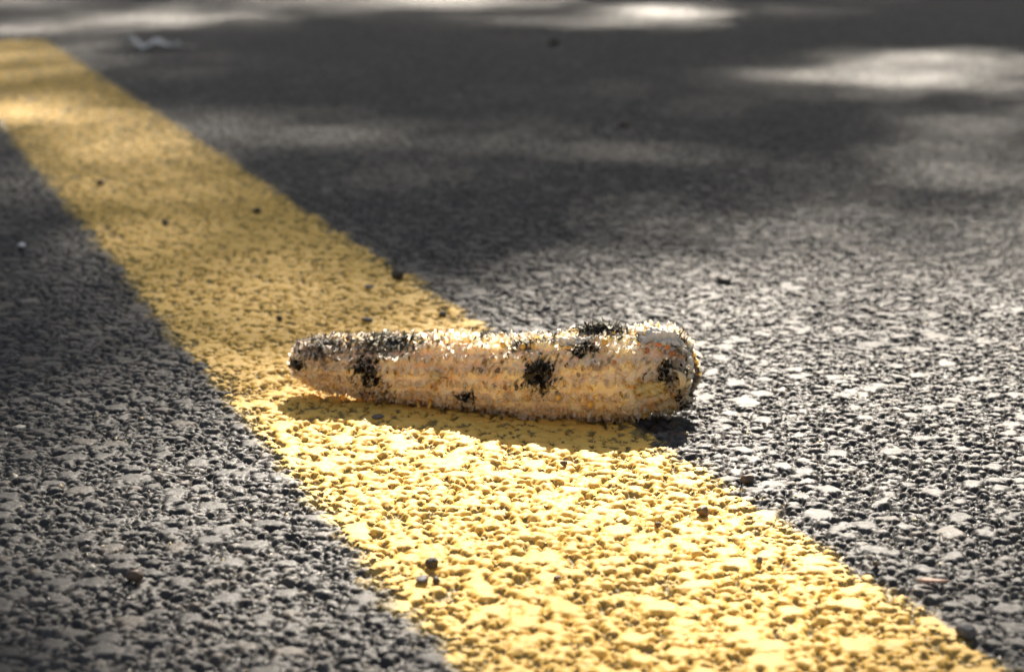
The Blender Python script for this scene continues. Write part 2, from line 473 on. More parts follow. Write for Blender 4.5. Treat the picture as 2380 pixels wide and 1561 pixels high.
def root_tip(tint, rows=5):
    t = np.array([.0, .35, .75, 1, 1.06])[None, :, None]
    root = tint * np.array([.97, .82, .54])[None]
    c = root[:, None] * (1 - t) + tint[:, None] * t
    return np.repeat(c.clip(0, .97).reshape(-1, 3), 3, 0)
def build_chaff():
    rr = np.random.default_rng(8)
    NROW, NC = 17, 50
    s, th, kind = [], [], []
    for r_i in range(NROW):
        for c_i in range(NC):
            s0 = (c_i + .5 * (r_i % 2)) / NC; t0 = r_i * 2 * math.pi / NROW + .5 * s0
            for k in range(7):
                a = rr.uniform(0, 6.28) if k > 4 else math.pi * rr.integers(0, 2) + rr.normal() * .34
                s.append(s0 + .42 / NC * math.cos(a) * rr.uniform(.6, 1.15)); th.append(t0 + .41 * 2 * math.pi / NROW * math.sin(a) * rr.uniform(.6, 1.15)); kind.append(a)
    s = np.array(s); th = np.array(th); kind = np.array(kind)
    ok = (s > .004) & (s < .985); s, th, kind = s[ok], th[ok], kind[ok]
    P, N = surf(s, th, -.0003)
    tang = np.cross(N, np.array(axd)[None])
    e = .002
    # width direction follows the wall of the little cup
    D = np.array(axd)[None] * (-np.sin(kind))[:, None] + tang * (np.cos(kind))[:, None]
    D += rr.normal(size=D.shape) * .18
    N2 = N + rr.normal(size=N.shape) * .20
    tip = np.clip((.07 - s) / .07, 0, 1)[:, None]
    N2 = N2 - np.array(axd)[None] * tip * 1.1
    N2 /= np.linalg.norm(N2, axis=1, keepdims=True)
    D -= N2 * (D * N2).sum(1, keepdims=True); D /= np.linalg.norm(D, axis=1, keepdims=True)
    L = .0010 + .0019 * rr.random(len(s)) ** 1.2 * np.where(s < .2, .8, 1)
    W = rr.uniform(.0010, .0025, len(s))
    curl = rr.uniform(-.55, .55, len(s))
    tint = tint_at(P + N * .0012, N, rr)
    # dark matter is matted down
    dk = tint.sum(1) < .3
    L[dk] *= .75
    Vv, F, k = flaps(P, N2, D, L, W, curl, rr)
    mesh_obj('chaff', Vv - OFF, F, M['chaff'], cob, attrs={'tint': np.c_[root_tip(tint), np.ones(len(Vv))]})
build_chaff()

def on_cob(u, v, lift=0.0):
    """surface point (s, theta) of the cob that shows at (u, v)"""
    best = None
    ss = np.linspace(0.0, 1, 160); tt = np.linspace(-1.9, 1.9, 120)
    SS, TT = np.meshgrid(ss, tt, indexing='ij')
    P, N = surf(SS.ravel(), TT.ravel(), lift)
    a, b_ = pix(P)
    d = (a - u) ** 2 + (b_ - v) ** 2
    to = np.array([0, 0, CAM_H]) - P
    d[(N * to).sum(1) < 0] += 1e6
    i = int(np.argmin(d))
    return SS.ravel()[i], TT.ravel()[i], P[i], N[i]

def crumple(name, u, v, ru, rv, tones, nfl, seed, L=(.0007, .0017), label=None):
    """a matted lump of rotten chaff on the cob"""
    rr = np.random.default_rng(seed)
    s0, t0, P0, N0 = on_cob(u, v, .0008)
    m = FPX / P0[1]
    sub = rr.normal(size=(4, 2)) * .45
    q = rr.normal(size=(nfl, 2)) * .32 + sub[rr.integers(0, 4, nfl)]
    s = s0 + q[:, 0] * (ru / m) / LEN_C
    th = t0 + q[:, 1] * (rv / m) / .011
    s = s.clip(.01, .985)
    P, N = surf(s, th, .0002)
    D = rr.normal(size=P.shape); N2 = N * .9 + rr.normal(size=N.shape) * .75
    N2 /= np.linalg.norm(N2, axis=1, keepdims=True)
    D -= N2 * (D * N2).sum(1, keepdims=True); D /= np.linalg.norm(D, axis=1, keepdims=True)
    Ls = rr.uniform(*L, nfl); Ws = rr.uniform(.0008, .0022, nfl)
    Vv, F, k = flaps(P, N2, D, Ls, Ws, rr.uniform(-1.2, 1.2, nfl), rr)
    tn = np.array(tones)[rr.integers(0, len(tones), nfl)] * rr.uniform(.7, 1.3, (nfl, 1))
    o = mesh_obj(name, Vv - OFF, F, M['chaff'], cob, attrs={'tint': np.c_[np.repeat(tn, k, 0), np.ones(len(Vv))]})
    if label: o['label'] = label
    return o
BLK = [(.030, .026, .021), (.055, .050, .042), (.09, .087, .075), (.20, .19, .17), (.04, .036, .03), (.42, .38, .32)]
GRY = [(.09, .09, .078), (.20, .195, .17), (.05, .047, .04), (.45, .42, .37), (.33, .31, .28)]
WHT = [(.60, .56, .50), (.45, .38, .33)]
crumple('charred_patch', 1253, 862, 26, 22, BLK + [(.07, .07, .065)], 70, 1, label='round black rotten patch in the middle of the cob')
crumple('charred_patch', 1355, 806, 19, 13, BLK, 60, 2, (.0012, .0026))
crumple('charred_patch', 850, 858, 16, 22, BLK, 45, 3)
crumple('charred_patch', 1547, 868, 12, 20, BLK, 55, 4)
crumple('charred_patch', 1395, 760, 46, 8, GRY, 170, 5, (.0014, .0032), label='raised grey and black crumpled chaff on top of the cob')
crumple('charred_patch', 905, 796, 44, 18, GRY + WHT[:1], 90, 6)
crumple('charred_patch', 750, 800, 34, 20, GRY + WHT, 90, 7)
crumple('charred_patch', 1212, 798, 16, 10, GRY, 50, 9)
crumple('charred_patch', 1083, 925, 12, 9, BLK, 36, 10)
crumple('charred_patch', 690, 846, 7, 8, BLK, 30, 12)

def wrinkled(name, u, v, ru, rv, cols, seed, lift=.0020, thick=.0011, label=None, rag=.25, wr=.00055):
    """papery scrap of husk lying over the chaff"""
    rr = np.random.default_rng(seed)
    s0, t0, P0, N0 = on_cob(u, v, lift)
    m = FPX / P0[1]
    na, nr = 56, 20
    vs, tn = [], []
    ph = rr.random(6) * 6.28
    for j in range(nr + 1):
        q = j / nr
        for i in range(na):
            a = i * 2 * math.pi / na
            rg = 1 + rag * (math.sin(3 * a + ph[0]) * .4 + math.sin(7 * a + ph[1]) * .3 + math.sin(13 * a + ph[2]) * .3)
            vs.append((q * rg * math.cos(a), q * rg * math.sin(a)))
    vs = np.array(vs)
    s = (s0 + vs[:, 0] * (ru / m) / LEN_C).clip(.0, .995); th = t0 + vs[:, 1] * (rv / m) / .0125
    X = vs[:, 0] * ru / m * 1000; Y = vs[:, 1] * rv / m * 1000
    w_ = np.sin(X * 1.9 + 1.2 * np.sin(Y * 1.1) + ph[3]) * .5 + np.sin(X * .8 - Y * 2.7 + ph[4]) * .6 + np.sin(Y * 5 + X * 3.1 + ph[5]) * .35
    edge_ = np.repeat(np.linspace(0, 1, nr + 1), na)
    P, N = surf(s, th, lift + 0)
    P = P + N * (w_ * wr + edge_ ** 4 * rr.normal(size=len(s)) * .0004 - edge_ ** 3 * .0006)[:, None]
    F = [[j * na + i, j * na + (i + 1) % na, (j + 1) * na + (i + 1) % na, (j + 1) * na + i] for j in range(nr) for i in range(na)]
    g = np.clip(.5 + w_ * .35 + rr.normal(size=len(s)) * .12, 0, 1)[:, None]
    c = np.array(cols[0])[None] * (1 - g) + np.array(cols[1])[None] * g
    dk = (edge_ > .86) & (rr.random(len(s)) < .35)
    c[dk] = cols[2]
    o = mesh_obj(name, P - OFF, F, M['husk'], cob, attrs={'tint': np.c_[c, np.ones(len(c))]})
    sm = o.modifiers.new('thick', 'SOLIDIFY'); sm.thickness = .0003; sm.offset = -1
    if label: o['label'] = label
    return o
WH = [(.74, .69, .60), (.92, .89, .83), (.16, .13, .09)]
wrinkled('husk_scrap', 1540, 777, 50, 22, WH, 1, .0019, label='smooth papery white husk remnant at the thick end')
wrinkled('husk_scrap', 1330, 792, 46, 10, WH, 2, .0022)
wrinkled('husk_scrap', 1592, 815, 20, 18, [(.45, .40, .33), (.74, .70, .62), (.06, .05, .04)], 3, .0018)
wrinkled('husk_scrap', 1515, 905, 34, 20, [(.66, .47, .14), (.80, .66, .34), (.4, .25, .08)], 4, .0014, label='flat yellowish husk flake low on the thick end')
wrinkled('husk_scrap', 1010, 872, 13, 14, [(.70, .55, .26), (.82, .70, .45), (.5, .35, .15)], 5, .0016)

def blob(name, P, r, mat, parent=None, seed=0, squash=(1, 1, 1), N=None, rough=.12, sub=2):
    """small irregular solid"""
    import bmesh
    bm = bmesh.new(); bmesh.ops.create_icosphere(bm, subdivisions=sub, radius=1)
    rr = random.Random(seed)
    planes = [(Vector((rr.gauss(0, 1), rr.gauss(0, 1), rr.gauss(0, 1))).normalized(), rr.uniform(.62, .92)) for _ in range(9)]
    for v_ in bm.verts:
        c = v_.co.copy()
        k = 1.0
        for pn, pd in planes:
            d = c.dot(pn)
            if d * k > pd: k = pd / d
        k *= 1 + rr.uniform(-rough, rough) * .5
        v_.co = Vector((c.x * squash[0], c.y * squash[1], c.z * squash[2])) * r * k
    if N is not None:
        q = Vector(N).to_track_quat('Z', 'Y').to_matrix()
        for v_ in bm.verts: v_.co = q @ v_.co
    vs = [tuple(v_.co) for v_ in bm.verts]; fs = [[a.index for a in f.verts] for f in bm.faces]
    bm.free()
    o = mesh_obj(name, vs, fs, mat, parent)
    o.location = P
    return o
for i, (u, v, r, mt) in enumerate([(1214, 806, 9, 'kernel'), (1170, 801, 9, 'kernel'), (1241, 806, 7, 'kernel'), (1492, 781, 8, 'kernel'), (1504, 815, 9, 'rust'), (1460, 845, 5, 'kernel'),
                                   (1565, 822, 9, 'rust'), (1405, 797, 13, 'kernel'), (1163, 772, 9, 'kernel'), (1430, 842, 6, 'rust'), (1300, 925, 9, 'kernel'), (1370, 940, 10, 'kernel')]):
    s, t, P, N = on_cob(u, v, .0010)
    o = blob('kernel_remnant', Vector(P) - Vector(OFF), r / FPX * .62, M[mt], cob, seed=30 + i, squash=(.8, .9, 1.1), N=N)
    if mt == 'rust': o['label'] = 'rust brown kernel remnant'

# cut end: recessed pith with woody rim
def cut_end():
    c = axis_pt(np.array([1.0]))[0]
    r0 = float(np.interp(1.0, sv, rad)) - CH
    prof = [(1.0, -.0002), (1.05, .0006), (.98, .0013), (.88, .0014), (.80, .0006), (.70, -.0004), (.5, -.0002), (.3, .0006), (.15, .0007), (.0, .0004)]
    na = 72; vs = []; tint = []
    rr = np.random.default_rng(12)
    cols = [(.72, .62, .48), (.70, .62, .50), (.64, .56, .44), (.30, .23, .15), (.06, .05, .04), (.30, .24, .17), (.60, .52, .40), (.74, .68, .58), (.66, .60, .5), (.66, .60, .5)]
    for (q, h), cl in zip(prof, cols):
        for i in range(na):
            a = i * 2 * math.pi / na
            rad_ = r0 * q * float(bumpy(1.0, a)) + (rr.normal() * .00035 if q > .6 else rr.normal() * .00015)
            p = c + rad_ * (-math.cos(a) * np.array(latd) + math.sin(a) * np.array([0, 0, 1.])) + np.array(axd) * (h + rr.normal() * .0003 + .0008 * math.sin(2 * a + 1) * (q > .6))
            vs.append(p); k = rr.uniform(.7, 1.25)
            cc = np.array(cl) * k
            if rr.random() < .12: cc = np.array((.05, .04, .03))
            tint.append(cc)
    F = [[j * na + i, j * na + (i + 1) % na, (j + 1) * na + (i + 1) % na, (j + 1) * na + i] for j in range(len(prof) - 1) for i in range(na)]
    mesh_obj('cut_end', np.array(vs) - OFF, F, M['core'], cob, attrs={'tint': np.c_[np.array(tint).clip(0, 1), np.ones(len(vs))]})
    # ragged woody rim
    n = 170
    a = rr.random(n) * 6.28
    s = rr.uniform(.965, .998, n)
    P, N = surf(s, a, -.0004)
    N2 = N * rr.uniform(.3, 1, (n, 1)) + np.array(axd)[None] * rr.uniform(.2, 1.1, (n, 1)) + rr.normal(size=N.shape) * .25
    N2 /= np.linalg.norm(N2, axis=1, keepdims=True)
    D = np.cross(N2, np.array(axd)[None]) + rr.normal(size=N.shape) * .3
    D -= N2 * (D * N2).sum(1, keepdims=True); D /= np.linalg.norm(D, axis=1, keepdims=True)
    Vv, F, k = flaps(P, N2, D, rr.uniform(.001, .0038, n), rr.uniform(.0008, .0028, n), rr.uniform(-.9, .9, n), rr)
    tn = np.array([(.78, .74, .66), (.62, .55, .44), (.10, .09, .07), (.03, .027, .02), (.70, .60, .44)])[rr.integers(0, 5, n)]
    mesh_obj('woody_rim', Vv - OFF, F, M['chaff'], cob, attrs={'tint': np.c_[np.repeat(tn, k, 0), np.ones(len(Vv))]})
cut_end()

def tube(name, pts, radii, mat, parent=None, off=None, nseg=8):
    pts = [Vector(p) for p in pts]; vs = []; F = []
    for i, p in enumerate(pts):
        t = (pts[min(i + 1, len(pts) - 1)] - pts[max(i - 1, 0)]).normalized()
        q = t.to_track_quat('Z', 'Y')
        for j in range(nseg):
            a = j * 2 * math.pi / nseg
            vs.append(p + q @ Vector((math.cos(a) * radii[i], math.sin(a) * radii[i], 0)))
    for i in range(len(pts) - 1):
        for j in range(nseg):
            F.append([i * nseg + j, i * nseg + (j + 1) % nseg, (i + 1) * nseg + (j + 1) % nseg, (i + 1) * nseg + j])
    F.append(list(range(nseg))[::-1]); F.append([(len(pts) - 1) * nseg + j for j in range(nseg)])
    o = Vector(off) if off is not None else Vector((0, 0, 0))
    return mesh_obj(name, [tuple(v_ - o) for v_ in vs], F, mat, parent)
# curled pale husk strip by the cut end
def curl_strip():
    vs, F = [], []
    uv = [(1566, 862), (1574, 860), (1583, 864), (1590, 874), (1592, 886), (1589, 896), (1582, 901)]
    for i, (u, v) in enumerate(uv):
        s, t, P, N = on_cob(min(u, 1596), v, .002)
        wd = (.0003, .0008, .0011, .0012, .0011, .0008, .0003)[i]
        q = at(u, v, 0); 
        P = Vector(P); N = Vector(N)
        P += N * .0008 * math.sin(i / 6 * 3.14)
        W = Vector((-1, .2, .25)).normalized()
        vs += [P - W * wd, P + W * wd + N * .0006]
    F = [[2 * i, 2 * i + 1, 2 * i + 3, 2 * i + 2] for i in range(len(uv) - 1)]
    o = mesh_obj('husk_curl', np.array(vs) - OFF, F, M['husk'], cob, attrs={'tint': np.tile((.80, .68, .42, 1), (len(vs), 1))})
    o.modifiers.new('t', 'SOLIDIFY').thickness = .0003
    o.modifiers.new('s', 'SUBSURF').levels = 2; o.modifiers['s'].render_levels = 2
curl_strip()
# thin dark thread sticking up at the top right, root-like wisps under the cob
s, t, P, N = on_cob(1580, 788, .001)
P = Vector(P)
tube('dark_thread', [P, P + Vector((.0006, 0, .0012)), P + Vector((.0013, .0003, .0022)), P + Vector((.0016, .0003, .0031))], [.0002, .0002, .00022, .00035], M['stone'], cob, OFF)
for (u, v, u2, v2) in [(968, 930, 974, 962), (1000, 935, 998, 952), (1372, 955, 1368, 972)]:
    s, t, P, N = on_cob(u, v - 4, 0.0)
    P = Vector(P); d = P.y / FPX
    Q = P + Vector(((u2 - u) * d, -.0015, -(v2 - v) * d))
    tube('chaff_wisp', [P, P.lerp(Q, .4) + Vector((.0003, -.0004, 0)), P.lerp(Q, .8), Q], [.0007, .0006, .0005, .0002], M['straw'] if u > 1100 else M['kernel'], cob, OFF)

# ------------------------------------------------------------------ loose bits on the road
def gz(x, y):
    xa = np.linspace(x - .002, x + .002, 7); ya = np.linspace(y - .002, y + .002, 7)
    X, Y = np.meshgrid(xa, ya)
    return float(np.percentile(samp(HT, X, Y), 80)) + float((vnoise(np.array([x + 20]), np.array([y + 20]), 28, 7) - .5)[0] * .0007 + (vnoise(np.array([x + 20]), np.array([y + 20]), 7, 8) - .5)[0] * .0012)
def pebble(u, v, rpx, mat, label, seed, sq=(1, 1, .85), name='pebble', cat='pebble', on='x'):
    P = at(u, v, .001)
    r = rpx / FPX * P.length * 1.22
    z = gz(P.x, P.y) + .0003
    P = at(u, v, z + r * sq[2] * .6)
    o = blob(name, P, r, M[mat], None, seed, sq, None, .14, 3)
    o.rotation_euler = (0, 0, random.random() * 6)
    tag(o, label, cat, 'loose grit and pebbles on the road')
    return o
pebble(1003, 1308, 14, 'stone', 'dark rounded pebble on the sunlit yellow line, above the flat grey chip', 1)
pebble(983, 1346, 20, 'grey', 'flat slate grey chip on the yellow line just below a dark rounded pebble', 2, (1.1, .7, .35))
pebble(1013, 1347, 11, 'stone', 'small black crumb at the right tip of the flat grey chip', 3, (1, .8, .7))
pebble(312, 1338, 17, 'brown', 'dark brown angular pebble alone on the shaded asphalt left of the line', 4)
pebble(1738, 1112, 14, 'brown', 'brown rounded pebble on the asphalt beside the right edge of the yellow line', 5, (1, 1, .8))
pebble(1635, 1188, 14, 'brown', 'rough brown pebble on the yellow line to the lower right of the cob', 6)
pebble(925, 637, 13, 'stone', 'dark pebble behind the cob on the right edge of the yellow line', 7)
pebble(1310, 1076, 8, 'brown', 'tiny brown grain on the bright paint just below the cob shadow', 8)
pebble(597, 489, 9, 'stone', 'small black pebble far back near the middle of the yellow line', 9, (1, .9, .7))
pebble(385, 518, 7, 'stone', 'small dark grain far back near the left edge of the yellow line', 10)
pebble(233, 425, 8, 'stone', 'faint dark grain farthest back on the yellow line', 11)
pebble(856, 666, 11, 'grey', 'flat bluish grey flake on the line to the lower left of the edge pebble', 12, (1.2, .7, .3))
pebble(853, 742, 12, 'grey', 'flat dark grey flake on the line just above the cob', 13, (1.2, .7, .35))
pebble(649, 739, 7, 'stone', 'small black grain on the line up and left of the cob tip', 14)
pebble(1028, 731, 8, 'stone', 'black grain near the right edge of the line close behind the cob', 15)
pebble(878, 968, 12, 'grey', 'blue grey chip in the cob shadow under the thin end', 16, (1.1, .8, .45))
pebble(1450, 289, 10, 'brown', 'blurred dark brown crumb far back on the asphalt right of the picture centre', 17, (1, 1, .6))
pebble(1287, 98, 12, 'stone', 'blurred black crumb at the very back of the shaded asphalt', 18, (1, 1, .6))
pebble(1680, 648, 22, 'stone', 'flat dark lump on the half lit asphalt behind the thick end of the cob', 19, (1.2, .8, .35))
pebble(2247, 1465, 24, 'grey', 'smooth pale grey rounded stone at the lower right edge of the yellow line', 20, (1, 1, .7))
pebble(1530, 1218, 8, 'brown', 'small brown crumb in a pit of the bright paint left of the rough pebble', 21)
pebble(1295, 1340, 9, 'brown', 'brown grain in the middle of the sunlit line near the bottom', 22, (1, .8, .5))
pebble(1765, 1300, 8, 'grey', 'small grey grain lying on the right half of the yellow line', 23)
pebble(2035, 1310, 8, 'brown', 'tiny reddish grain on the asphalt above the wood sliver', 24)

def shard(name, pts, h, mat, label, cat, lift=.0012, group=None):
    """thin curved flake"""
    W = [at(u, v, 0) for u, v in pts]
    c = sum(W, Vector()) / len(W)
    z = gz(c.x, c.y) + lift
    W = [at(u, v, z) for u, v in pts]; c = sum(W, Vector()) / len(W)
    vs = [Vector((0, 0, h))] + [p - c + Vector((0, 0, random.uniform(-.25, .25) * h)) for p in W]
    mid = [(v_) * .55 + Vector((0, 0, h * random.uniform(.3, .8))) for v_ in vs[1:]]
    n = len(W); allv = [vs[0]] + mid + vs[1:]
    F = [[0, 1 + i, 1 + (i + 1) % n] for i in range(n)] + [[1 + i, 1 + n + i, 1 + n + (i + 1) % n, 1 + (i + 1) % n] for i in range(n)]
    o = mesh_obj(name, [tuple(q) for q in allv], F, mat, None, loc=c)
    s_ = o.modifiers.new('t', 'SOLIDIFY'); s_.thickness = .0004
    tag(o, label, cat, group)
    return o
# curled pale leaf far back at the upper left
def back_leaf():
    c = at(352, 104, .004)
    n, m_ = 34, 9
    vs = []
    for i in range(n):
        a = i / (n - 1)
        half = .0125 * math.sin(math.pi * min(1, a * .97 + .03)) ** .6
        for j in range(m_):
            b_ = j / (m_ - 1) * 2 - 1
            jag = 1 + .28 * math.sin(i * 2.1) * abs(b_)
            vs.append((-.026 + .052 * a, b_ * half * jag, .002 + .0045 * math.sin(3.1 * a) + .003 * math.sin(a * 13) + .004 * b_ * b_ * math.sin(a * 7 + 1)))
    F = [[i * m_ + j, i * m_ + j + 1, (i + 1) * m_ + j + 1, (i + 1) * m_ + j] for i in range(n - 1) for j in range(m_ - 1)]
    root = empty('dry_leaf', (c.x, c.y, 0))
    b = mesh_obj('leaf_blade', vs, F, M['pale'], root)
    b.modifiers.new('t', 'SOLIDIFY').thickness = .0004
    tube('leaf_stem', [(.026, 0, .003), (.034, .002, .002), (.040, .001, .001)], [.0008, .0006, .0006], M['straw'], root)
    tag(root, 'crumpled whitish dry leaf lying far back on the shaded asphalt right of the yellow line', 'leaf')
back_leaf()
shard('wood_sliver', [(2132, 1349), (2150, 1346), (2180, 1348), (2206, 1352), (2188, 1354), (2150, 1353)], .0003, M['reddish'], 'thin reddish sliver with a pale middle on the asphalt at the lower right', 'wood sliver')
shard('leaf_fragment', [(33, 993), (45, 990), (60, 992), (58, 997), (40, 998)], .0006, M['straw'], 'tiny pale flake on the dark asphalt at the left edge, beyond the straw', 'leaf fragment')
shard('leaf_fragment', [(42, 570), (50, 564), (60, 570), (54, 578)], .001, M['pale'], 'tiny blurred white fleck far back on the left asphalt', 'leaf fragment')
shard('leaf_fragment', [(30, 1102), (40, 1106), (42, 1116), (34, 1112)], .0006, M['straw'], 'tan curled crumb at the left edge below the pale flake', 'leaf fragment')
shard('leaf_fragment', [(208, 1319), (216, 1316), (222, 1321), (214, 1326)], .0008, M['straw'], 'pair of cream specks left of the dark brown pebble', 'leaf fragment')
def straw():
    uv = [(360, 1093), (380, 1096), (400, 1101), (420, 1104), (445, 1105), (470, 1106)]
    P = [at(u, v, 0) for u, v in uv]
    z = max(gz(p.x, p.y) for p in P) + .0006
    P = [at(u, v, z + .0002 * math.sin(i)) for i, (u, v) in enumerate(uv)]
    o = tube('dry_straw', P, [.00015, .0002, .00022, .0002, .00018, .00012], M['straw'])
    tag(o, 'thin pale curved straw lying on the asphalt left of the yellow line', 'straw')
straw()

# ------------------------------------------------------------------ the tree whose leaves dapple the road
# share of the sun that reaches the road, read off at picture positions (u across, v down)
US = [-300, 0, 340, 680, 1020, 1360, 1530, 1700, 2040, 2380, 2700]
LT = {
    -40: [.1, .1, .1, .2, .2, .1, .3, .05, .02, .0],
    5:   [.4, .35, .05, .30, .55, .1, .3, .02, .0, .0],
    20:  [.05, .05, .15, .15, .45, .55, .7, .02, .0, .0],
    35:  [.05, .05, .40, .05, .05, .9, .8, .0, .0, .0],
    52:  [.2, .2, .55, .0, .02, .55, .1, .0, .0, .0],
    70:  [.6, .65, .05, .0, .0, .0, .0, .0, .0, .0],
    85:  [.1, .1, .0, .0, .0, .0, .0, .0, .0, .0],
    110: [.25, .25, .12, .0, .0, .0, .0, .0, .0, .02],
    145: [.12, .12, .06, .0, .0, .0, .02, .35, .40, .2],
    180: [.18, .16, .0, .0, .0, .0, .20, .65, .25, .2],
    210: [.08, .06, .0, .0, .0, .05, .40, .35, .20, .2],
    240: [.45, .40, .0, .04, .02, .04, .30, .08, .15, .3],
    265: [.85, .80, .30, .30, .06, .06, .08, .04, .25, .3],
    290: [.25, .25, .10, .36, .08, .10, .04, .03, .25, .4],
    320: [.02, .02, .45, .15, .20, .24, .02, .04, .30, .5],
    360: [.02, .03, .30, .02, .22, .26, .04, .20, .45, .6],
    410: [.12, .14, .22, .03, .08, .08, .08, .30, .50, .7],
    460: [.02, .06, .16, .02, .02, .04, .16, .45, .55, .7],
    520: [.0, .02, .14, .08, .02, .08, .28, .50, .60, .7],
    600: [.0, .0, .12, .14, .02, .16, .40, .60, .65, .7],
    700: [.0, .0, .10, .18, .06, .35, .60, .70, .75, .8],
    800: [.0, .0, .08, .24, .35, .80, .85, .85, .85, .8],
    880: [.0, .02, .15, .45, .85, 1, 1, .95, .9, .9],
    950: [.0, .03, .22, .75, 1, 1, 1, 1, .95, .9],
    1050: [.02, .10, .35, .90, 1, 1, 1, 1, .95, .9],
    1200: [.02, .10, .40, .85, .95, .92, .92, .90, .75, .5],
    1350: [.02, .08, .38, .70, .78, .74, .68, .55, .38, .2],
    1560: [.02, .06, .25, .45, .55, .50, .42, .32, .20, .1],
    1800: [.02, .05, .15, .30, .40, .40, .30, .20, .10, .1]}
for v_, r_ in LT.items(): r_.insert(6, (r_[5] + r_[6]) / 2)
for v_, q_ in ((5, (.0, .05, .0)), (20, (.04, .80, .10)), (35, (.30, .85, .10)), (52, (.30, .30, .0)), (-40, (.0, .0, .0))): LT[v_][5:8] = q_
LT[5][4] = .75; LT[20][4] = .10; LT[-40] = [.1] * 2 + [0.0] * 9
VS = sorted(LT); TG = np.array([LT[v] for v in VS])
VV = np.array(VS)
TG[:, :2] *= np.where(VV > 900, 1.5, np.where(VV > 300, .55, 1))[:, None]; TG[:, 2] *= np.where(VV > 900, 1.5, 1); TG[:, 3] = np.where(VV > 900, np.minimum(TG[:, 3] * 1.15, 1), TG[:, 3])
TG[:, 3:] *= np.where((VV > 60) & (VV < 480), .72, 1)[:, None]; TG[:, 7:] *= np.where((VV > 200) & (VV < 650), .68, 1)[:, None]; TG[:, 5:8] *= np.where((VV > 60) & (VV < 260), .7, 1)[:, None]; TG[:, 3:7] *= np.where((VV > 200) & (VV < 620), .6, 1)[:, None]; TG[:, 7:] *= np.where((VV > 300) & (VV < 560), .7, 1)[:, None]; TG[:, 8] = np.where((VV > 140) & (VV < 200), TG[:, 8] * 1.35, TG[:, 8])
TG = np.array([r_ ** (1.3 if v < 620 else 1.1 if v < 780 else 1.0) for v, r_ in zip(VS, TG)])
def lit(u, v):
    iv = np.clip(np.searchsorted(VS, v) - 1, 0, len(VS) - 2); iu = np.clip(np.searchsorted(US, u) - 1, 0, len(US) - 2)
    VSa = np.array(VS, float); USa = np.array(US, float)
    a = np.clip((v - VSa[iv]) / (VSa[iv + 1] - VSa[iv]), 0, 1); b_ = np.clip((u - USa[iu]) / (USa[iu + 1] - USa[iu]), 0, 1)
    return (TG[iv, iu] * (1 - b_) + TG[iv, iu + 1] * b_) * (1 - a) + (TG[iv + 1, iu] * (1 - b_) + TG[iv + 1, iu + 1] * b_) * a
def crown():
    rr = np.random.default_rng(77)
    S_ = np.array(sdir)
    LA = .00025                     # mean shadow-casting area of one small leaf
    pts = []; sizes = []
    def fill(x0, x1, y0, y1, st, scale, lf, base=None, near=(7.0, 8.2)):
        gx = np.arange(x0, x1, st); gy = np.arange(y0, y1, st)
        X, Y = np.meshgrid(gx, gy, indexing='ij'); X = X.ravel(); Y = Y.ravel()
        T = lf(X, Y)
        lam = -np.log(np.clip(T, .0012, .999)) * st * st * math.sin(R(SUN_EL)) / (LA * scale * scale)
        k = rr.poisson(lam)
        X = np.repeat(X, k); Y = np.repeat(Y, k)
        X = X + rr.uniform(-.5, .5, len(X)) * st; Y = Y + rr.uniform(-.5, .5, len(Y)) * st
        L = rr.uniform(*near, len(X))
        pts.append(np.c_[X, Y, np.zeros(len(X))] + S_[None] * L[:, None]); sizes.append(np.full(len(X), scale))
    def lf_in(X, Y):
        u, v = pix(np.c_[X, Y, np.zeros(len(X))]); return lit(u, v)
    fill(-1.0, 1.0, .30, 3.0, .01, 1.0, lf_in)
    def lf_out(X, Y):
        q = .22 + .0 * X
        inside_ = (np.abs(X) < 1.0) & (Y > .30) & (Y < 3.0)
        q[inside_] = 1.0
        rim = np.hypot((X - .1) / 3.1, (Y - 2.2) / 4.0)
        q = np.where(rim > 1, 1.0, np.where(rim > .8, .6, q))
        lump = vnoise(X + 9, Y + 9, 1.7, 55)
        q = np.where(q < 1, np.clip(q + (lump - .5) * .7, .03, 1), q)
        return q
    fill(-3.2, 3.4, -2, 6.4, .04, 2.6, lf_out, near=(6.6, 8.8))
    P = np.concatenate(pts); sz = np.concatenate(sizes); n = len(P)
    D = rr.normal(size=(n, 3)); D[:, 2] *= .6; D /= np.linalg.norm(D, axis=1, keepdims=True)
    E_ = np.cross(D, rr.normal(size=(n, 3))); E_ /= np.linalg.norm(E_, axis=1, keepdims=True)
    Nn = np.cross(D, E_)
    L = .021 * sz * rr.uniform(.8, 1.2, n); W = .0105 * sz * rr.uniform(.8, 1.2, n)
    pf = [(-1, 0, 0), (-.45, -.85, .12), (.25, -.8, .12), (1, 0, .1), (.25, .8, .12), (-.45, .85, .12)]
    Vv = np.stack([P + D * (a * L)[:, None] + E_ * (b_ * W)[:, None] + Nn * (c * W)[:, None] for a, b_, c in pf], 1)
    b0 = np.arange(n)[:, None] * 6
    F = np.concatenate([b0 + np.array([0, 1, 2, 3]), b0 + np.array([0, 3, 4, 5])], 0)
    return Vv.reshape(-1, 3), F, n
TREE = Vector((3.3, 10.2, 0))
tree = empty('offscreen_tree', TREE)
tag(tree, 'broad leafy tree beyond the back of the picture whose gaps dapple the road with light', 'tree')
cv, cf, nl = crown()
print('leaves', nl)
mesh_obj('crown', cv - np.array(TREE), cf, M['leaf'], tree, smooth=False)
trk = [(3.3, 10.2, -.05), (3.25, 10.15, 1.2), (3.1, 9.9, 2.4), (2.7, 9.4, 3.6), (2.1, 8.9, 4.6), (1.5, 8.5, 5.4), (.9, 8.2, 6.0)]
tube('trunk', trk, [.24, .19, .17, .14, .10, .06, .03], M['bark'], tree, TREE, 20)
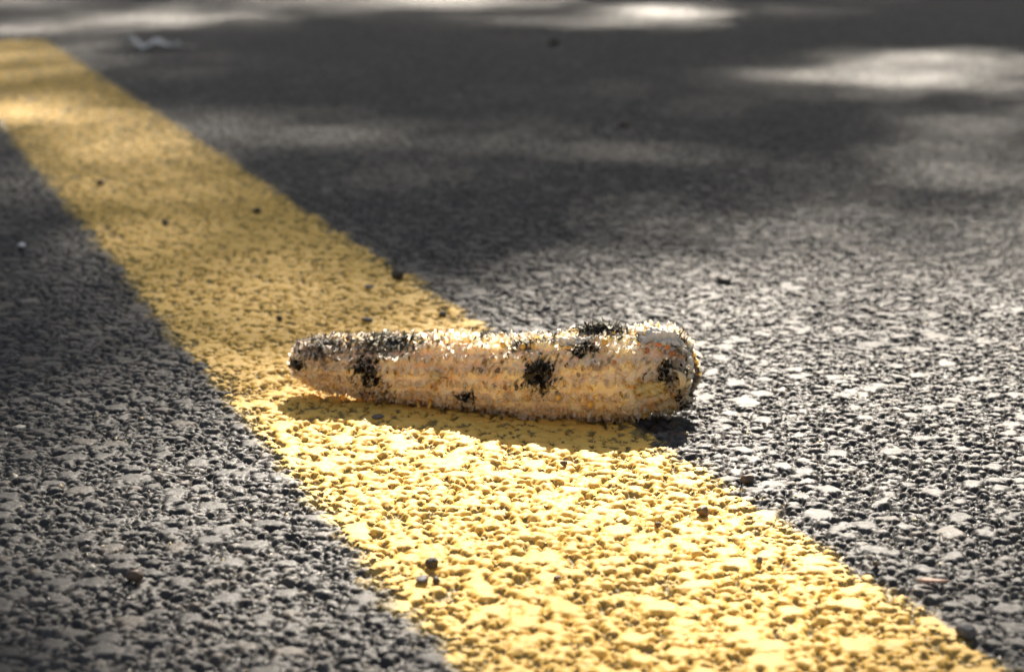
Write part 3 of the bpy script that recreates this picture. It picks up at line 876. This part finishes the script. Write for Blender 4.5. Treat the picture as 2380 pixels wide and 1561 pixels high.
tube('limb', [(2.9, 9.6, 3.1), (3.2, 9.0, 3.9), (3.3, 8.2, 4.6), (3.1, 7.3, 5.2)], [.09, .07, .05, .02], M['bark'], tree, TREE, 12)
tube('limb', [(2.2, 8.95, 4.5), (1.2, 9.5, 5.4), (-.2, 10.0, 5.9), (-1.4, 10.2, 6.2)], [.08, .06, .04, .015], M['bark'], tree, TREE, 12)
print('verts', len(V), 'quads', len(quads), 'paint', len(fq))

def blocker_tree():  # pair added out of view to cut sky light reaching the asphalt
    rr = np.random.default_rng(15)
    n = 30000
    root = empty('offscreen_tree', (-9.5, 9.0, 0))
    tag(root, 'dense dark tree added out of view on the left to block sky light', 'tree', 'added trees blocking sky light')
    a = rr.uniform(0, 6.28, n); q = rr.random(n) ** .45; e = rr.uniform(-1, 1, n)
    k = .85 + .15 * np.sin(a * 5 + e * 4)
    P = np.c_[5.4 * k * q * np.cos(a) * np.sqrt(1 - e * e), 5.0 * k * q * np.sin(a) * np.sqrt(1 - e * e), 4.9 + 3.7 * q * e * k]
    D = rr.normal(size=(n, 3)); D /= np.linalg.norm(D, axis=1, keepdims=True)
    E_ = np.cross(D, rr.normal(size=(n, 3))); E_ /= np.linalg.norm(E_, axis=1, keepdims=True)
    L = rr.uniform(.08, .17, n)[:, None]
    Vv = np.stack([P - D * L, P - E_ * L * .5, P + D * L, P + E_ * L * .5], 1).reshape(-1, 3)
    mesh_obj('crown', Vv, np.arange(n * 4).reshape(n, 4), M['darkleaf'], root, smooth=False)
    tube('trunk', [(0, 0, -.05), (.1, 0, 1.2), (.2, .1, 2.6), (.1, .2, 4.2), (0, .1, 6.0)], [.28, .22, .18, .12, .05], M['bark'], root, None, 20)
    tube('limb', [(.2, .1, 2.4), (1.6, -.4, 3.6), (3.0, -.8, 4.4)], [.13, .08, .03], M['bark'], root, None, 12)
    tube('limb', [(.15, .1, 3.0), (-1.4, .6, 4.2), (-2.9, .9, 5.4)], [.12, .07, .03], M['bark'], root, None, 12)
    r2 = root.copy(); COL.objects.link(r2); r2.location = (10.2, 8.0, 0); r2.rotation_euler = (0, 0, 2.4)
    r2['label'] = 'dense dark tree added out of view on the right to block sky light'
    for ch in list(root.children):
        c = ch.copy(); COL.objects.link(c); c.parent = r2
blocker_tree()

def sky_block_hedge():  # added unseen: keeps the bright low sky from reflecting off the road
    rr = np.random.default_rng(5)
    n = 52000
    x = rr.uniform(-26, 26, n); y = 15.5 + rr.uniform(-1, 1, n); z = rr.uniform(0, 1, n) ** .9 * (8.2 + .7 * np.sin(x * .9) + .4 * np.sin(x * 2.3))
    P = np.c_[x, y, z]
    D = rr.normal(size=(n, 3)); D /= np.linalg.norm(D, axis=1, keepdims=True)
    E_ = np.cross(D, rr.normal(size=(n, 3))); E_ /= np.linalg.norm(E_, axis=1, keepdims=True)
    L = rr.uniform(.10, .22, n)[:, None]
    Vv = np.stack([P - D * L, P - E_ * L * .5, P + D * L, P + E_ * L * .5], 1).reshape(-1, 3)
    F = np.arange(n * 4).reshape(n, 4)
    root = empty('sky_block_hedge', (0, 15.5, 0))
    tag(root, 'tall dark green leaf screen added out of view to block the low sky', 'sky_block_hedge')
    mesh_obj('foliage', Vv - np.array((0, 15.5, 0)), F, M['darkleaf'], root, smooth=False)
    for i in range(9):
        hx = -18 + i * 4.5
        tube('stem', [(hx, 15.5, -.05), (hx + .1, 15.5, 2), (hx - .1, 15.6, 4.2)], [.08, .06, .03], M['bark'], root, (0, 15.5, 0), 8)
sky_block_hedge()

def grit():
    """sand grains caught between the stones"""
    rr = np.random.default_rng(61)
    n = 700
    y = .40 + 1.5 * rr.random(n) ** 1.6; x = rr.uniform(-.27, .27, n) * y
    z = samp(HT, x, y)
    r = rr.uniform(.00022, .00060, n)
    base = np.array([(1, 0, 0), (-1, 0, 0), (0, 1, 0), (0, -1, 0), (0, 0, 1), (0, 0, -1)], float)
    tri = np.array([(0, 2, 4), (2, 1, 4), (1, 3, 4), (3, 0, 4), (2, 0, 5), (1, 2, 5), (3, 1, 5), (0, 3, 5)])
    Vv = np.c_[x, y, z + r * .5][:, None] + base[None] * r[:, None, None] * rr.uniform(.6, 1.2, (n, 6, 1)) + rr.normal(size=(n, 6, 3)) * (r * .15)[:, None, None]
    F = (np.arange(n)[:, None, None] * 6 + tri[None]).reshape(-1, 3)
    t = np.array([(.30, .27, .22), (.12, .10, .08), (.55, .52, .46), (.20, .13, .08)])[rr.integers(0, 4, n)]
    o = mesh_obj('grit', Vv.reshape(-1, 3), F, M['core'], smooth=False, attrs={'tint': np.c_[np.repeat(t, 6, 0), np.ones(n * 6)]})
    tag(o, 'fine sand grains caught among the stones of the road', 'grit', kind='stuff')
grit()
